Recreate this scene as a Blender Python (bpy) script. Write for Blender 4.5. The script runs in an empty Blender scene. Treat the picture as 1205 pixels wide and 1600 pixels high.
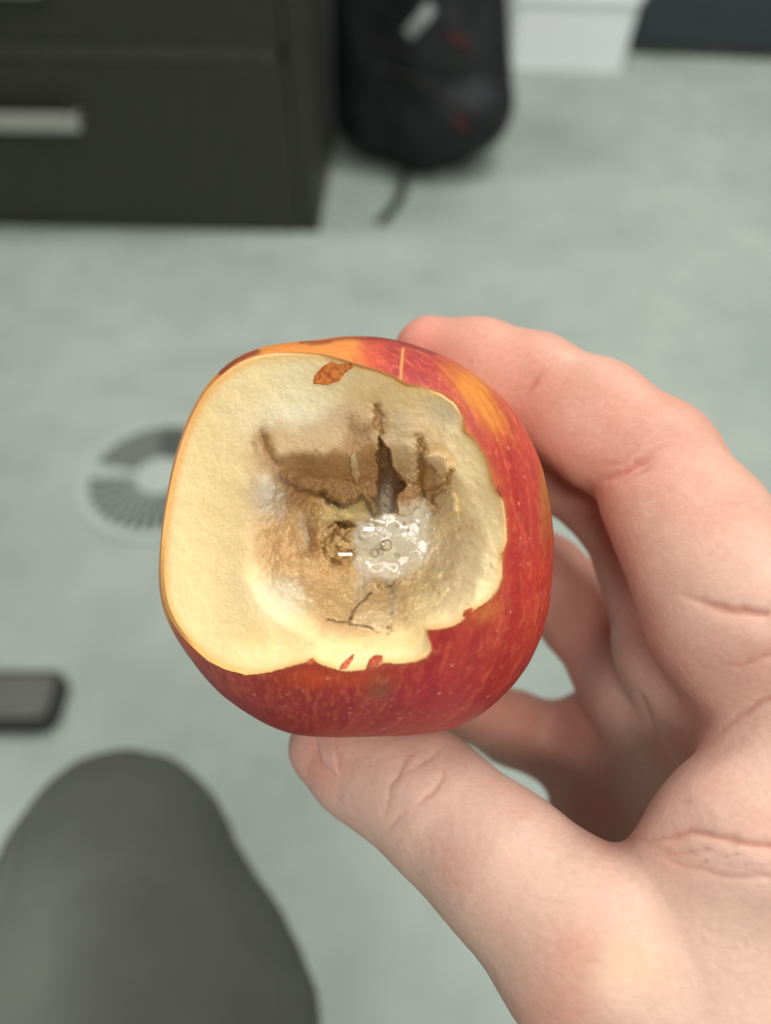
import bpy, math
import numpy as np
from mathutils import Vector, Matrix

# ------------------------------------------------------------------ camera, world, light
S = bpy.context.scene
COL = S.collection
F = 1200.0; CX = 602.5; CY = 800.0              # focal length and centre in pixels of the 1205x1600 frame
CAMH = 0.95; TH = math.radians(40)              # height over the floor, angle away from straight down
cam_d = bpy.data.cameras.new('camera'); cam = bpy.data.objects.new('camera', cam_d); COL.objects.link(cam)
cam.location = (0, 0, CAMH); cam.rotation_euler = (TH, 0, 0)
cam_d.sensor_fit = 'VERTICAL'; cam_d.sensor_height = 36; cam_d.sensor_width = 36
cam_d.lens = 36 * F / 1600
cam_d.clip_start = 0.005
cam_d.dof.use_dof = True; cam_d.dof.focus_distance = 0.131; cam_d.dof.aperture_fstop = 8.0
S.camera = cam
w = bpy.data.worlds.new('world'); S.world = w; w.use_nodes = True
bg = w.node_tree.nodes['Background']; bg.inputs[0].default_value = (0.90, 0.96, 1.0, 1); bg.inputs[1].default_value = 0.11
def strip(x, y, sx, sy, power, col=(1.0, 0.975, 0.93)):
    l = bpy.data.lights.new('ceiling_and_fill_light', 'AREA'); l.shape = 'RECTANGLE'; l.size = sx; l.size_y = sy
    l.energy = power; l.color = col
    o = bpy.data.objects.new('ceiling_and_fill_light', l); COL.objects.link(o); o.location = (x, y, 2.75)
    return o
strip(0.1, -1.30, 1.2, 0.28, 46)
strip(0.5, 0.60, 1.2, 0.60, 14)
strip(0.9, 1.70, 1.2, 0.60, 38)
strip(2.2, -0.3, 1.2, 0.28, 20)
strip(2.3, 1.6, 1.2, 0.60, 26)
strip(-1.7, 1.6, 1.2, 0.60, 34)
strip(1.6, -2.6, 1.2, 0.28, 22)  # extra lamp added behind the camera to brighten upright faces
S.view_settings.view_transform = 'Standard'; S.view_settings.look = 'None'
S.view_settings.gamma = 1; S.view_settings.use_curve_mapping = False; S.view_settings.exposure = -0.12

# ------------------------------------------------------------------ helpers
ct, st = math.cos(TH), math.sin(TH)
RX = np.array([1, 0, 0.]); UP = np.array([0, ct, st]); BK = np.array([0, -st, ct])     # camera axes in the world
CAM = np.array([0, 0, CAMH])
MAT3 = np.stack([RX, UP, BK], 1)
def loc(px, py, d):                             # a point in camera axes from where it is seen and how far it is
    return np.array([(px - CX) / F * d, (CY - py) / F * d, -d])
def to_world(p): return CAM + MAT3 @ np.asarray(p)
def floor_pt(px, py, z=0.0):
    r = MAT3 @ np.array([(px - CX) / F, (CY - py) / F, -1.0])
    t = (z - CAMH) / r[2]
    return CAM + r * t
CAMM = Matrix(((1, 0, 0, 0), (0, ct, -st, 0), (0, st, ct, CAMH), (0, 0, 0, 1)))

def lin(c):
    c = np.asarray(c, float) / 255.
    return np.where(c <= 0.04045, c / 12.92, ((c + 0.055) / 1.055) ** 2.4)
def tag(o, label=None, cat=None, group=None, kind=None):
    if label: o['label'] = label
    if cat: o['category'] = cat
    if group: o['group'] = group
    if kind: o['kind'] = kind
    return o
def empty(name, location, label, cat, group=None, rz=0):
    o = bpy.data.objects.new(name, None); COL.objects.link(o); o.location = location; o.rotation_euler[2] = rz
    o.empty_display_size = 0.02
    return tag(o, label, cat, group)
def mesh_obj(name, verts, faces, mat, parent=None, smooth=True, colors=None, attrs=None):
    verts = np.asarray(verts, np.float32); me = bpy.data.meshes.new(name)
    if isinstance(faces, np.ndarray):
        n, k = faces.shape
        me.vertices.add(len(verts)); me.vertices.foreach_set('co', verts.ravel())
        me.loops.add(n * k); me.loops.foreach_set('vertex_index', faces.astype(np.int32).ravel())
        me.polygons.add(n); me.polygons.foreach_set('loop_start', np.arange(0, n * k, k, dtype=np.int32))
        me.polygons.foreach_set('loop_total', np.full(n, k, np.int32))
        me.update(calc_edges=True)
    else:
        me.from_pydata([tuple(v) for v in verts.tolist()], [], faces); me.update()
    me.validate()
    me.polygons.foreach_set('use_smooth', np.full(len(me.polygons), smooth))
    if colors is not None:
        a = me.color_attributes.new('tint', 'FLOAT_COLOR', 'POINT')
        c = np.ones((len(verts), 4), np.float32); c[:, :3] = colors; a.data.foreach_set('color', c.ravel())
    for k_, v_ in (attrs or {}).items():
        a = me.attributes.new(k_, 'FLOAT', 'POINT'); a.data.foreach_set('value', np.asarray(v_, np.float32))
    me.materials.append(mat)
    o = bpy.data.objects.new(name, me); COL.objects.link(o)
    if parent: o.parent = parent
    return o

# value noise
_rng = np.random.RandomState(7)
_T = _rng.rand(64, 64, 64).astype(np.float32)
def vnoise(x, y, z=0.0):
    x, y, z = np.broadcast_arrays(np.asarray(x, np.float32), np.asarray(y, np.float32), np.asarray(z, np.float32))
    xi = np.floor(x).astype(int); yi = np.floor(y).astype(int); zi = np.floor(z).astype(int)
    fx = x - xi; fy = y - yi; fz = z - zi
    fx = fx * fx * (3 - 2 * fx); fy = fy * fy * (3 - 2 * fy); fz = fz * fz * (3 - 2 * fz)
    def g(a, b, c): return _T[(xi + a) & 63, (yi + b) & 63, (zi + c) & 63]
    v = 0
    for a in (0, 1):
        for b in (0, 1):
            for c in (0, 1):
                v = v + g(a, b, c) * (fx if a else 1 - fx) * (fy if b else 1 - fy) * (fz if c else 1 - fz)
    return v * 2 - 1
def fbm(x, y, z=0.0, oct=4, gain=0.5):
    s = 0; a = 1; n = 0
    for i in range(oct):
        s = s + a * vnoise(x * 2 ** i + 17 * i, y * 2 ** i + 5 * i, np.asarray(z) * 2 ** i + 3 * i); n += a; a *= gain
    return s / n
def sst(a, b, x):
    t = np.clip((x - a) / (b - a), 0, 1); return t * t * (3 - 2 * t)
def seg_dist(x, y, pts):
    d = np.full(np.shape(x), 1e9)
    for (x0, y0), (x1, y1) in zip(pts[:-1], pts[1:]):
        dx, dy = x1 - x0, y1 - y0; L = dx * dx + dy * dy + 1e-9
        t = np.clip(((x - x0) * dx + (y - y0) * dy) / L, 0, 1)
        d = np.minimum(d, np.hypot(x - x0 - t * dx, y - y0 - t * dy))
    return d
def poly_sd(x, y, pts):                         # positive inside
    d = seg_dist(x, y, pts + pts[:1]); ins = np.zeros(np.shape(x), bool)
    for (x0, y0), (x1, y1) in zip(pts, pts[1:] + pts[:1]):
        if y0 == y1: continue
        c = ((y0 > y) != (y1 > y)) & (x < (x1 - x0) * (y - y0) / (y1 - y0) + x0); ins ^= c
    return np.where(ins, d, -d)
def gau(x, y, cx, cy, rx, ry=None, ang=0):
    ry = ry or rx; a = math.radians(ang); u = (x - cx) * math.cos(a) + (y - cy) * math.sin(a); v = -(x - cx) * math.sin(a) + (y - cy) * math.cos(a)
    return np.exp(-(u / rx) ** 2 - (v / ry) ** 2)
def mixc(c, col, m):
    return c + (lin(col) - c) * np.clip(m, 0, 1)[..., None]

# signed distance shapes -> one skin
def cone(p, a, b, ra, rb):
    ab = b - a; q = p - a; t = np.clip((q @ ab) / (ab @ ab + 1e-12), 0, 1); q = q - t[:, None] * ab
    return np.sqrt(np.einsum('ij,ij->i', q, q)) - (ra + (rb - ra) * t)
def smin(a, b, k):
    h = np.clip(0.5 + 0.5 * (b - a) / k, 0, 1); return b + (a - b) * h - k * h * (1 - h)
def chain(p, pts, k):
    d = None
    for (a, ra), (b, rb) in zip(pts[:-1], pts[1:]):
        c = cone(p, a, b, ra, rb); d = c if d is None else smin(d, c, k)
    return d
def surface_nets(sdf, lo, hi, h):
    n = (np.ceil((np.array(hi) - lo) / h / 4).astype(int)) * 4
    lo = np.array(lo, float)
    def pts(idx): return lo + idx * h
    cn = n // 4
    ci = np.stack(np.meshgrid(*[np.arange(c) * 4 + 1.5 for c in cn], indexing='ij'), -1).reshape(-1, 3)
    cd = sdf(pts(ci)).reshape(cn)
    V = np.repeat(np.repeat(np.repeat(cd, 4, 0), 4, 1), 4, 2).astype(np.float32)
    m = np.abs(V) < 4 * h * 1.5
    idx = np.argwhere(m); V[m] = sdf(pts(idx.astype(float)))
    s = V < 0
    nx, ny, nz = n
    cnt = np.zeros((nx - 1, ny - 1, nz - 1), np.int8)
    for a in (0, 1):
        for b in (0, 1):
            for c in (0, 1): cnt += s[a:nx - 1 + a, b:ny - 1 + b, c:nz - 1 + c]
    act = (cnt > 0) & (cnt < 8)
    ids = -np.ones(act.shape, int); ai = np.argwhere(act); ids[act] = np.arange(len(ai))
    acc = np.zeros((len(ai), 3)); num = np.zeros(len(ai))
    cor = [(a, b, c) for a in (0, 1) for b in (0, 1) for c in (0, 1)]
    for i, c0 in enumerate(cor):
        for c1 in cor[i + 1:]:
            if sum(abs(u - v) for u, v in zip(c0, c1)) != 1: continue
            p0 = ai + c0; p1 = ai + c1
            v0 = V[tuple(p0.T)]; v1 = V[tuple(p1.T)]; x = (v0 < 0) != (v1 < 0)
            t = np.where(x, v0 / np.where(v0 == v1, 1, v0 - v1), 0)
            acc += np.where(x[:, None], p0 + t[:, None] * (np.array(c1) - c0), 0); num += x
    verts = lo + acc / num[:, None] * h
    F_ = []
    for ax in range(3):
        sl0 = [slice(None)] * 3; sl1 = [slice(None)] * 3; sl0[ax] = slice(0, -1); sl1[ax] = slice(1, None)
        ch = s[tuple(sl0)] != s[tuple(sl1)]; e = np.argwhere(ch)
        o1, o2 = (ax + 1) % 3, (ax + 2) % 3
        e = e[(e[:, o1] > 0) & (e[:, o2] > 0) & (e[:, o1] < n[o1] - 1) & (e[:, o2] < n[o2] - 1)]
        d1 = np.zeros(3, int); d1[o1] = 1; d2 = np.zeros(3, int); d2[o2] = 1
        q = np.stack([ids[tuple((e - a).T)] for a in (d1 + d2, d2, 0 * d1, d1)], 1)
        flip = s[tuple(e.T)]; q[~flip] = q[~flip][:, ::-1]
        F_.append(q[(q >= 0).all(1)])
    return verts, np.concatenate(F_)
def subdiv(v, f):
    e = np.stack([f, np.roll(f, -1, 1)], -1); es = np.sort(e.reshape(-1, 2), 1)
    key = es[:, 0].astype(np.int64) * len(v) + es[:, 1]; u, inv = np.unique(key, return_inverse=True)
    mid = (v[u // len(v)] + v[u % len(v)]) / 2; cen = v[f].mean(1)
    em = inv.reshape(-1, 4) + len(v); cc = np.arange(len(f)) + len(v) + len(mid)
    nf = np.concatenate([np.stack([f[:, i], em[:, i], cc, em[:, i - 1]], 1) for i in range(4)])
    return np.concatenate([v, mid, cen]), nf
def sgrad(sdf, v, e=2e-4):
    s0 = sdf(v)
    return np.stack([sdf(v + d) - s0 for d in (np.eye(3) * e)], 1) / e
def project(sdf, v, it=2):
    for _ in range(it):
        s0 = sdf(v); e = 2e-4
        g = np.stack([sdf(v + d) - s0 for d in (np.eye(3) * e)], 1) / e; L = np.linalg.norm(g, axis=1, keepdims=True) + 1e-6
        v = v - g / L * s0[:, None] / np.maximum(L, 0.5)
    return v, g / L

# materials
def material(name, color=(0.5,) * 3, rough=0.6, metal=0.0, **kw):
    m = bpy.data.materials.new(name); m.use_nodes = True; b = m.node_tree.nodes['Principled BSDF']
    b.inputs['Base Color'].default_value = (*color, 1); b.inputs['Roughness'].default_value = rough; b.inputs['Metallic'].default_value = metal
    for k, v in kw.items(): b.inputs[k.replace('_', ' ')].default_value = v
    return m
def nd(m, t, **kw):
    n = m.node_tree.nodes.new(t)
    for k, v in kw.items():
        if hasattr(n, k) and not isinstance(v, tuple): setattr(n, k, v)
    return n
def lk(m, a, b): m.node_tree.links.new(a, b)
def P(m): return m.node_tree.nodes['Principled BSDF']
def noise_tex(m, scale, detail=4, rough=0.5, vec=None):
    n = nd(m, 'ShaderNodeTexNoise'); n.inputs['Scale'].default_value = scale; n.inputs['Detail'].default_value = detail; n.inputs['Roughness'].default_value = rough
    if vec is None:
        tc = nd(m, 'ShaderNodeTexCoord'); vec = tc.outputs['Object']
    lk(m, vec, n.inputs['Vector']); return n
def bump(m, fac, strength, dist, normal=None):
    b = nd(m, 'ShaderNodeBump'); b.inputs['Strength'].default_value = strength; b.inputs['Distance'].default_value = dist
    lk(m, fac, b.inputs['Height'])
    if normal is not None: lk(m, normal, b.inputs['Normal'])
    return b
def ramp(m, fac, stops):
    r = nd(m, 'ShaderNodeValToRGB'); e = r.color_ramp.elements
    while len(e) < len(stops): e.new(0.5)
    for el, (p, c) in zip(e, stops): el.position = p; el.color = (*c, 1) if len(c) == 3 else c
    lk(m, fac, r.inputs[0]); return r
def mixrgb(m, blend, fac, a, b):
    n = nd(m, 'ShaderNodeMix'); n.data_type = 'RGBA'; n.blend_type = blend
    for s, v in ((n.inputs[0], fac), (n.inputs[6], a), (n.inputs[7], b)):
        if isinstance(v, bpy.types.NodeSocket): lk(m, v, s)
        elif isinstance(v, (int, float)): s.default_value = v
        else: s.default_value = (*v, 1)
    return n.outputs[2]
def tint(m):
    a = nd(m, 'ShaderNodeAttribute'); a.attribute_name = 'tint'; return a.outputs['Color']
def noisy(name, c0, c1, scale, rough, bstr=0.0, bdist=0.001, metal=0.0):
    m = material(name, rough=rough, metal=metal); n = noise_tex(m, scale)
    r = ramp(m, n.outputs['Fac'], [(0.3, tuple(lin(c0))), (0.7, tuple(lin(c1)))]); lk(m, r.outputs[0], P(m).inputs['Base Color'])
    if bstr: lk(m, bump(m, n.outputs['Fac'], bstr, bdist).outputs[0], P(m).inputs['Normal'])
    return m

# small mesh builders (work in the frame of their parent)
import bmesh
def box_bm(bm, x0, x1, y0, y1, z0, z1, bev=0.0, seg=2):
    vs = [bm.verts.new((x, y, z)) for x in (x0, x1) for y in (y0, y1) for z in (z0, z1)]
    fs = [(0, 1, 3, 2), (4, 6, 7, 5), (0, 4, 5, 1), (2, 3, 7, 6), (0, 2, 6, 4), (1, 5, 7, 3)]
    f = [bm.faces.new([vs[i] for i in q]) for q in fs]
    if bev:
        es = list({e for q in f for e in q.edges}); bmesh.ops.bevel(bm, geom=es, offset=bev, segments=seg, affect='EDGES', profile=0.5)
def bm_obj(name, bm, mat, parent=None, smooth=False):
    bmesh.ops.recalc_face_normals(bm, faces=bm.faces[:])
    me = bpy.data.meshes.new(name); bm.to_mesh(me); bm.free()
    for p in me.polygons: p.use_smooth = smooth
    me.materials.append(mat); o = bpy.data.objects.new(name, me); COL.objects.link(o)
    if parent: o.parent = parent
    return o
def box(name, dims, mat, parent=None, bev=0.0):
    bm = bmesh.new(); box_bm(bm, *dims, bev); return bm_obj(name, bm, mat, parent)
def sector(name, r0, r1, a0, a1, z0, z1, mat, parent, n=None):
    n = n or max(2, int(abs(a1 - a0) / 6)); full = abs(a1 - a0) >= 359.9
    V = []; Q = []
    for i in range(n + 1):
        a = math.radians(a0 + (a1 - a0) * i / n); c, s = math.cos(a), math.sin(a)
        V += [(r0 * c, r0 * s, z0), (r1 * c, r1 * s, z0), (r1 * c, r1 * s, z1), (r0 * c, r0 * s, z1)]
    for i in range(n):
        b = 4 * i
        for j in range(4): Q.append((b + j, b + (j + 1) % 4, b + 4 + (j + 1) % 4, b + 4 + j))
    if not full: Q += [(3, 2, 1, 0), (4 * n, 4 * n + 1, 4 * n + 2, 4 * n + 3)]
    return mesh_obj(name, V, Q, mat, parent, smooth=False)

# ------------------------------------------------------------------ room
m_carpet = material('carpet', rough=0.95)
n1 = noise_tex(m_carpet, 3.0, 3); n2 = noise_tex(m_carpet, 260, 4, 0.7); n3 = noise_tex(m_carpet, 14, 3)
r1 = ramp(m_carpet, n1.outputs['Fac'], [(0.3, tuple(lin((158, 170, 162)))), (0.7, tuple(lin((177, 189, 179))))])
r2 = ramp(m_carpet, n2.outputs['Fac'], [(0.3, (0.72,) * 3), (0.7, (1.15,) * 3)])
r3 = ramp(m_carpet, n3.outputs['Fac'], [(0.3, (0.93,) * 3), (0.7, (1.05,) * 3)])
c_ = mixrgb(m_carpet, 'MULTIPLY', 1.0, r1.outputs[0], r2.outputs[0]); c_ = mixrgb(m_carpet, 'MULTIPLY', 1.0, c_, r3.outputs[0])
lk(m_carpet, c_, P(m_carpet).inputs['Base Color']); lk(m_carpet, bump(m_carpet, n2.outputs['Fac'], 0.6, 0.004).outputs[0], P(m_carpet).inputs['Normal'])
fl = box('floor', (-3, 3, -2.5, 3.6, -0.05, 0), m_carpet); tag(fl, 'grey green office carpet floor', kind='structure')
m_wall = noisy('wall_paint', (205, 208, 202), (212, 214, 208), 8, 0.8)
wl = box('wall_back', (-3, 3, 3.6, 3.7, -0.05, 2.8), m_wall); tag(wl, 'pale painted office wall beyond the furniture', kind='structure')

# ------------------------------------------------------------------ drawer pedestal
a = floor_pt(0, 353); b = floor_pt(500, 363); yaw = math.atan2(b[1] - a[1], b[0] - a[0])
ped = empty('drawer_pedestal', tuple(b), 'dark brown black drawer unit with a silver bar handle, left of the backpack', 'drawer unit', rz=yaw)
m_dark = noisy('dark_laminate', (50, 50, 43), (58, 57, 49), 30, 0.5)
m_lit_edge = noisy('lit_edge_laminate', (66, 66, 60), (76, 75, 67), 30, 0.5)  # lighter laminate: light caught between the drawers put into the colour
m_silver = material('brushed_metal', tuple(lin((205, 203, 196))), 0.35, 0.85)
W_ = 1.40
bm = bmesh.new()
box_bm(bm, -0.042, 0, 0, 0.55, 0.0, 0.60, 0.002); box_bm(bm, -W_, -W_ + 0.04, 0, 0.55, 0.0, 0.60, 0.002)
box_bm(bm, -W_, 0, 0.53, 0.55, 0.0, 0.6); box_bm(bm, -W_, 0, 0.0, 0.55, 0.60, 0.625, 0.002); box_bm(bm, -W_ + .04, -0.042, 0.02, 0.54, 0.0, 0.02)
bm_obj('cabinet_body', bm, m_dark, ped)
for z0, z1, zh in ((0.004, 0.358, 0.256), (0.392, 0.594, 0.50)):
    d = box('drawer', (-W_ + 0.043, -0.045, -0.004, 0.50, z0, z1), m_dark, ped, 0.003)
    bm = bmesh.new(); box_bm(bm, -0.86, -0.474, -0.045, -0.033, zh - 0.018, zh + 0.018, 0.004)
    for xx in (-0.482, -0.852): box_bm(bm, xx - 0.008, xx + 0.006, -0.04, -0.003, zh - 0.01, zh + 0.014, 0.002)
    tag(bm_obj('handle', bm, m_silver, d), 'silver bar handle')
rl = box('lit_edge', (-W_ + 0.043, -0.055, 0.0, 0.02, 0.360, 0.390), m_lit_edge, ped, 0.002); tag(rl, 'lighter strip between the two drawers, painted as a lit edge')

# ------------------------------------------------------------------ slate cabinet and white bin
a = floor_pt(985, 84); b = floor_pt(1205, 94); yaw = math.atan2(b[1] - a[1], b[0] - a[0])
m_slate = noisy('slate_laminate', (44, 54, 60), (50, 60, 66), 12, 0.55)
m_plinth = noisy('grey_plinth', (74, 77, 72), (84, 86, 80), 12, 0.6)
m_white = noisy('white_plastic', (246, 250, 252), (250, 252, 253), 10, 0.45)
cab = empty('storage_cabinet', tuple(a), 'dark slate blue cabinet with a grey base strip at the far right', 'cabinet', rz=yaw)
box('cabinet_body', (0, 1.3, 0, 0.42, 0.032, 0.95), m_slate, cab, 0.003)
tag(box('plinth', (0.004, 1.296, 0.004, 0.40, 0, 0.032), m_plinth, cab), 'grey base strip')
dr = box('door', (0.004, 0.647, -0.018, 0.0, 0.045, 0.94), m_slate, cab, 0.002)
dr2 = box('door', (0.653, 1.296, -0.018, 0.0, 0.045, 0.94), m_slate, cab, 0.002)
for d, x in ((dr, 0.60), (dr2, 0.69)): box('handle', (x, x + 0.015, -0.04, -0.018, 0.55, 0.68), m_silver, d, 0.003)
a = floor_pt(797, 108); b = floor_pt(972, 114); yaw = math.atan2(b[1] - a[1], b[0] - a[0]); wb = np.linalg.norm(b - a)
binr = empty('waste_bin', tuple((a + b) / 2), 'white tapered open plastic bin between the backpack and the slate cabinet', 'bin', rz=yaw)
def taper_box(w0, d0, w1, d1, z0, z1, r, y0=0.0, n=6):
    ring = []
    for (w2, d2, z) in ((w0, d0, z0), (w1, d1, z1)):
        pts = []
        for cxs, cys, a0 in ((1, 1, 0), (-1, 1, 90), (-1, -1, 180), (1, -1, 270)):
            for i in range(n + 1):
                t = math.radians(a0 + 90 * i / n); pts.append((cxs * (w2 / 2 - r) + r * math.cos(t), y0 + cys * (d2 / 2 - r) + r * math.sin(t), z))
        ring.append(pts)
    return ring
dpt = 0.24; o_ = taper_box(wb, dpt, wb * 1.07, dpt * 1.12, 0.0, 0.205, 0.022, dpt / 2 + 0.005); i_ = taper_box(wb - 0.006, dpt - 0.006, wb * 1.07 - 0.006, dpt * 1.12 - 0.006, 0.004, 0.205, 0.02, dpt / 2 + 0.005)
V = o_[0] + o_[1] + i_[1] + i_[0]; k = len(o_[0]); Q = [tuple(range(k))[::-1]]
for lv in range(3):
    for i in range(k): Q.append((lv * k + i, lv * k + (i + 1) % k, (lv + 1) * k + (i + 1) % k, (lv + 1) * k + i))
Q.append(tuple(range(3 * k, 4 * k)))
mesh_obj('bin_body', V, Q, m_white, binr, smooth=False)
e_ = taper_box(wb * 1.07 + 0.012, dpt * 1.12 + 0.012, wb * 1.07 + 0.012, dpt * 1.12 + 0.012, 0.19, 0.21, 0.026, dpt / 2 + 0.005); g_ = taper_box(wb * 1.07 - 0.006, dpt * 1.12 - 0.006, wb * 1.07 - 0.006, dpt * 1.12 - 0.006, 0.19, 0.21, 0.02, dpt / 2 + 0.005)
V = e_[0] + e_[1] + g_[1] + g_[0]; Q = []
for lv in range(4):
    for i in range(k): Q.append((lv * k + i, lv * k + (i + 1) % k, ((lv + 1) % 4) * k + (i + 1) % k, ((lv + 1) % 4) * k + i))
mesh_obj('rim', V, Q, m_white, binr, smooth=False)

# ------------------------------------------------------------------ floor air outlet
vc = floor_pt(252, 747); vr = 0.138
m_vl = noisy('vent_plastic', (165, 176, 168), (174, 184, 176), 60, 0.5)
m_vd = noisy('vent_slot_shade', (58, 64, 60), (64, 70, 66), 60, 0.8)
m_vm = noisy('vent_mid_plastic', (98, 105, 100), (108, 114, 108), 60, 0.5)
vent = empty('floor_vent', (vc[0], vc[1], 0), 'round grey slotted floor air outlet, half hidden behind the apple', 'floor vent')
sector('outer_ring', vr * 0.86, vr, 0, 360, 0.0, 0.006, m_vl, vent, 64)
tag(sector('shade_disc', 0.001, vr * 0.86, 0, 360, 0.0002, 0.0012, m_vd, vent, 64), 'flat dark disc for the shade under the slats')  # no depth below: the slots' shade is in the disc's dark colour
sector('hub', 0.001, vr * 0.30, 0, 360, 0.001, 0.0065, m_vl, vent, 40)
tag(sector('pale_sector', vr * 0.28, vr * 0.87, 166, 183, 0.001, 0.006, m_vl, vent), 'pale broad sector')  # pale sector running from hub to ring
sector('pale_sector', vr * 0.28, vr * 0.87, -4, 8, 0.001, 0.006, m_vl, vent)
for i in range(17):
    a_ = 190 + i * 10; sector('slat', vr * 0.29, vr * 0.87, a_, a_ + 2.8, 0.001, 0.0055, m_vl, vent, 2)
for i in range(7):
    r_ = vr * (0.34 + i * 0.075); sector('curved_slat', r_, r_ + vr * 0.035, 12, 98, 0.001, 0.005, m_vm, vent)
tag(sector('blank_plate', vr * 0.29, vr * 0.87, 100, 164, 0.001, 0.004, m_vm, vent), 'closed grey plate sector')

# ------------------------------------------------------------------ steel desk foot
m_blk = noisy('black_rubber', (26, 27, 25), (32, 33, 30), 40, 0.6)
m_gry = noisy('dark_grey_steel', (74, 76, 70), (82, 84, 77), 40, 0.5)
a = floor_pt(0, 1070); b = floor_pt(112, 1070); fd = empty('desk_leg', (float(b[0]), float(b[1]), 0), 'dark grey desk foot bar with black edge lying on the floor at the left', 'desk leg')
def pill(L, hw, z0, z1, r, x1=0.0):
    pts = [(x1 - L, -hw), ] ; n = 8
    for cy_, a0 in ((-1, -90), (1, 0)):
        for i in range(n + 1):
            t = math.radians(a0 + 90 * i / n); pts.append((x1 - r + r * math.cos(t), cy_ * (hw - r) + r * math.sin(t)))
    pts.append((x1 - L, hw)); k = len(pts)
    V = [(x, y - 0.03, z0) for x, y in pts] + [(x, y - 0.03, z1) for x, y in pts]
    Q = [tuple(range(k))[::-1], tuple(range(k, 2 * k))] + [(i, (i + 1) % k, k + (i + 1) % k, k + i) for i in range(k)]
    return V, Q
V, Q = pill(0.62, 0.040, 0.0, 0.020, 0.022); mesh_obj('foot_edge', V, Q, m_blk, fd, smooth=False)
V, Q = pill(0.61, 0.030, 0.020, 0.026, 0.014, -0.012); tag(mesh_obj('foot_bar', V, Q, m_gry, fd, smooth=False), 'dark grey top plate')
box('column', (-0.40, -0.33, -0.055, -0.005, 0.026, 0.70), m_gry, fd, 0.004)

# ------------------------------------------------------------------ backpack
pk = floor_pt(670, 284)
bpk = empty('backpack', (pk[0], pk[1], 0), 'black slouched backpack with a hanging strap, standing beside the drawer unit', 'backpack')
A3 = np.array
def bp_sdf(p):
    q = p
    d = cone(q, A3([-0.01, 0.12, 0.12]), A3([-0.02, 0.16, 0.42]), 0.125, 0.115)
    d = smin(d, cone(q, A3([0.085, 0.11, 0.15]), A3([0.035, 0.16, 0.44]), 0.125, 0.105), 0.06)
    d = smin(d, cone(q, A3([-0.125, 0.15, 0.12]), A3([-0.125, 0.24, 0.46]), 0.115, 0.115), 0.06)  # side mass added to fill the dark gap beside the drawer unit
    d = smin(d, cone(q, A3([-0.03, 0.05, 0.09]), A3([0.09, 0.06, 0.15]), 0.07, 0.085), 0.04)
    d = smin(d, cone(q, A3([0.0, 0.2, 0.06]), A3([-0.1, 0.24, 0.06]), 0.06, 0.06), 0.05)
    f = 0.010 * fbm(q[:, 0] * 14, q[:, 1] * 14, q[:, 2] * 9, 2)
    d = d + f
    return np.maximum(d, -q[:, 2] + 0.002)
v, f = surface_nets(bp_sdf, (-0.36, -0.1, -0.02), (0.28, 0.44, 0.64), 0.008); v, nrm = project(bp_sdf, v, 2)
m_pack = noisy('black_nylon', (12, 14, 16), (24, 28, 33), 12, 0.6, 0.3, 0.002)
mesh_obj('pack_body', v, f, m_pack, bpk)
def ribbon(name, pts, wid, thick, mat, parent, side=None):
    pts = [A3(p, float) for p in pts]; V = []; Q = []
    for i, p in enumerate(pts):
        t = pts[min(i + 1, len(pts) - 1)] - pts[max(i - 1, 0)]; t /= np.linalg.norm(t)
        s = np.cross(t, side if side is not None else A3([0, -0.5, 0.8])); s /= np.linalg.norm(s); n_ = np.cross(s, t)
        V += [p - s * wid / 2 - n_ * thick / 2, p + s * wid / 2 - n_ * thick / 2, p + s * wid / 2 + n_ * thick / 2, p - s * wid / 2 + n_ * thick / 2]
    for i in range(len(pts) - 1):
        for j in range(4): Q.append((4 * i + j, 4 * i + (j + 1) % 4, 4 * i + 4 + (j + 1) % 4, 4 * i + 4 + j))
    Q += [(3, 2, 1, 0), tuple(range(4 * len(pts) - 4, 4 * len(pts)))]
    return mesh_obj(name, V, Q, mat, parent, smooth=False)
m_web = noisy('black_webbing', (34, 36, 32), (42, 44, 38), 200, 0.8)
e1 = floor_pt(594, 352) - A3([pk[0], pk[1], 0]); e0 = floor_pt(635, 282) - A3([pk[0], pk[1], 0]); em = floor_pt(628, 312) - A3([pk[0], pk[1], 0])
e0[2] = 0.03; em[2] = 0.012; e1[2] = 0.005
ribbon('strap', [e0 + A3([0.0, 0.06, 0.06]), e0, (e0 + em) / 2, em, (em + e1) / 2 + A3([0.004, 0, 0.001]), e1], 0.022, 0.005, m_web, bpk)
def on_pack(px, py, off=0.004):                  # walk a sight line to the pack's surface
    r = MAT3 @ np.array([(px - CX) / F, (CY - py) / F, -1.0]); r /= np.linalg.norm(r); o = CAM - A3([pk[0], pk[1], 0]); t = 1.2
    for _ in range(160):
        d = bp_sdf((o + r * t)[None])[0]
        if d < 0.0005: break
        t += max(d * 0.6, 0.0008)
        if t > 3.2: break
    return o + r * (t - off)
m_refl = noisy('grey_reflective_tape', (150, 155, 155), (170, 174, 172), 60, 0.4)
m_red = noisy('red_stitching', (74, 26, 30), (88, 30, 35), 60, 0.7)
def surf_ribbon(name, pix, wid, mat, lab):
    pts = [on_pack(*q) for q in pix]; g = sgrad(bp_sdf, A3(pts)).mean(0)
    return tag(ribbon(name, pts, wid, 0.004, mat, bpk, g / np.linalg.norm(g)), lab)
surf_ribbon('reflective_strip', [(675, 10), (662, 26), (648, 42), (637, 55)], 0.026, m_refl, 'pale grey reflective strip')
surf_ribbon('red_mark', [(702, 52), (716, 62), (733, 72)], 0.014, m_red, 'dark red mark')
surf_ribbon('red_mark', [(716, 182), (722, 192), (720, 204)], 0.022, m_red, 'dark red mark')
surf_ribbon('seam', [(600, 105), (640, 118), (690, 150), (740, 178), (775, 190)], 0.008, m_web, 'raised piping seam')
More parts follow.
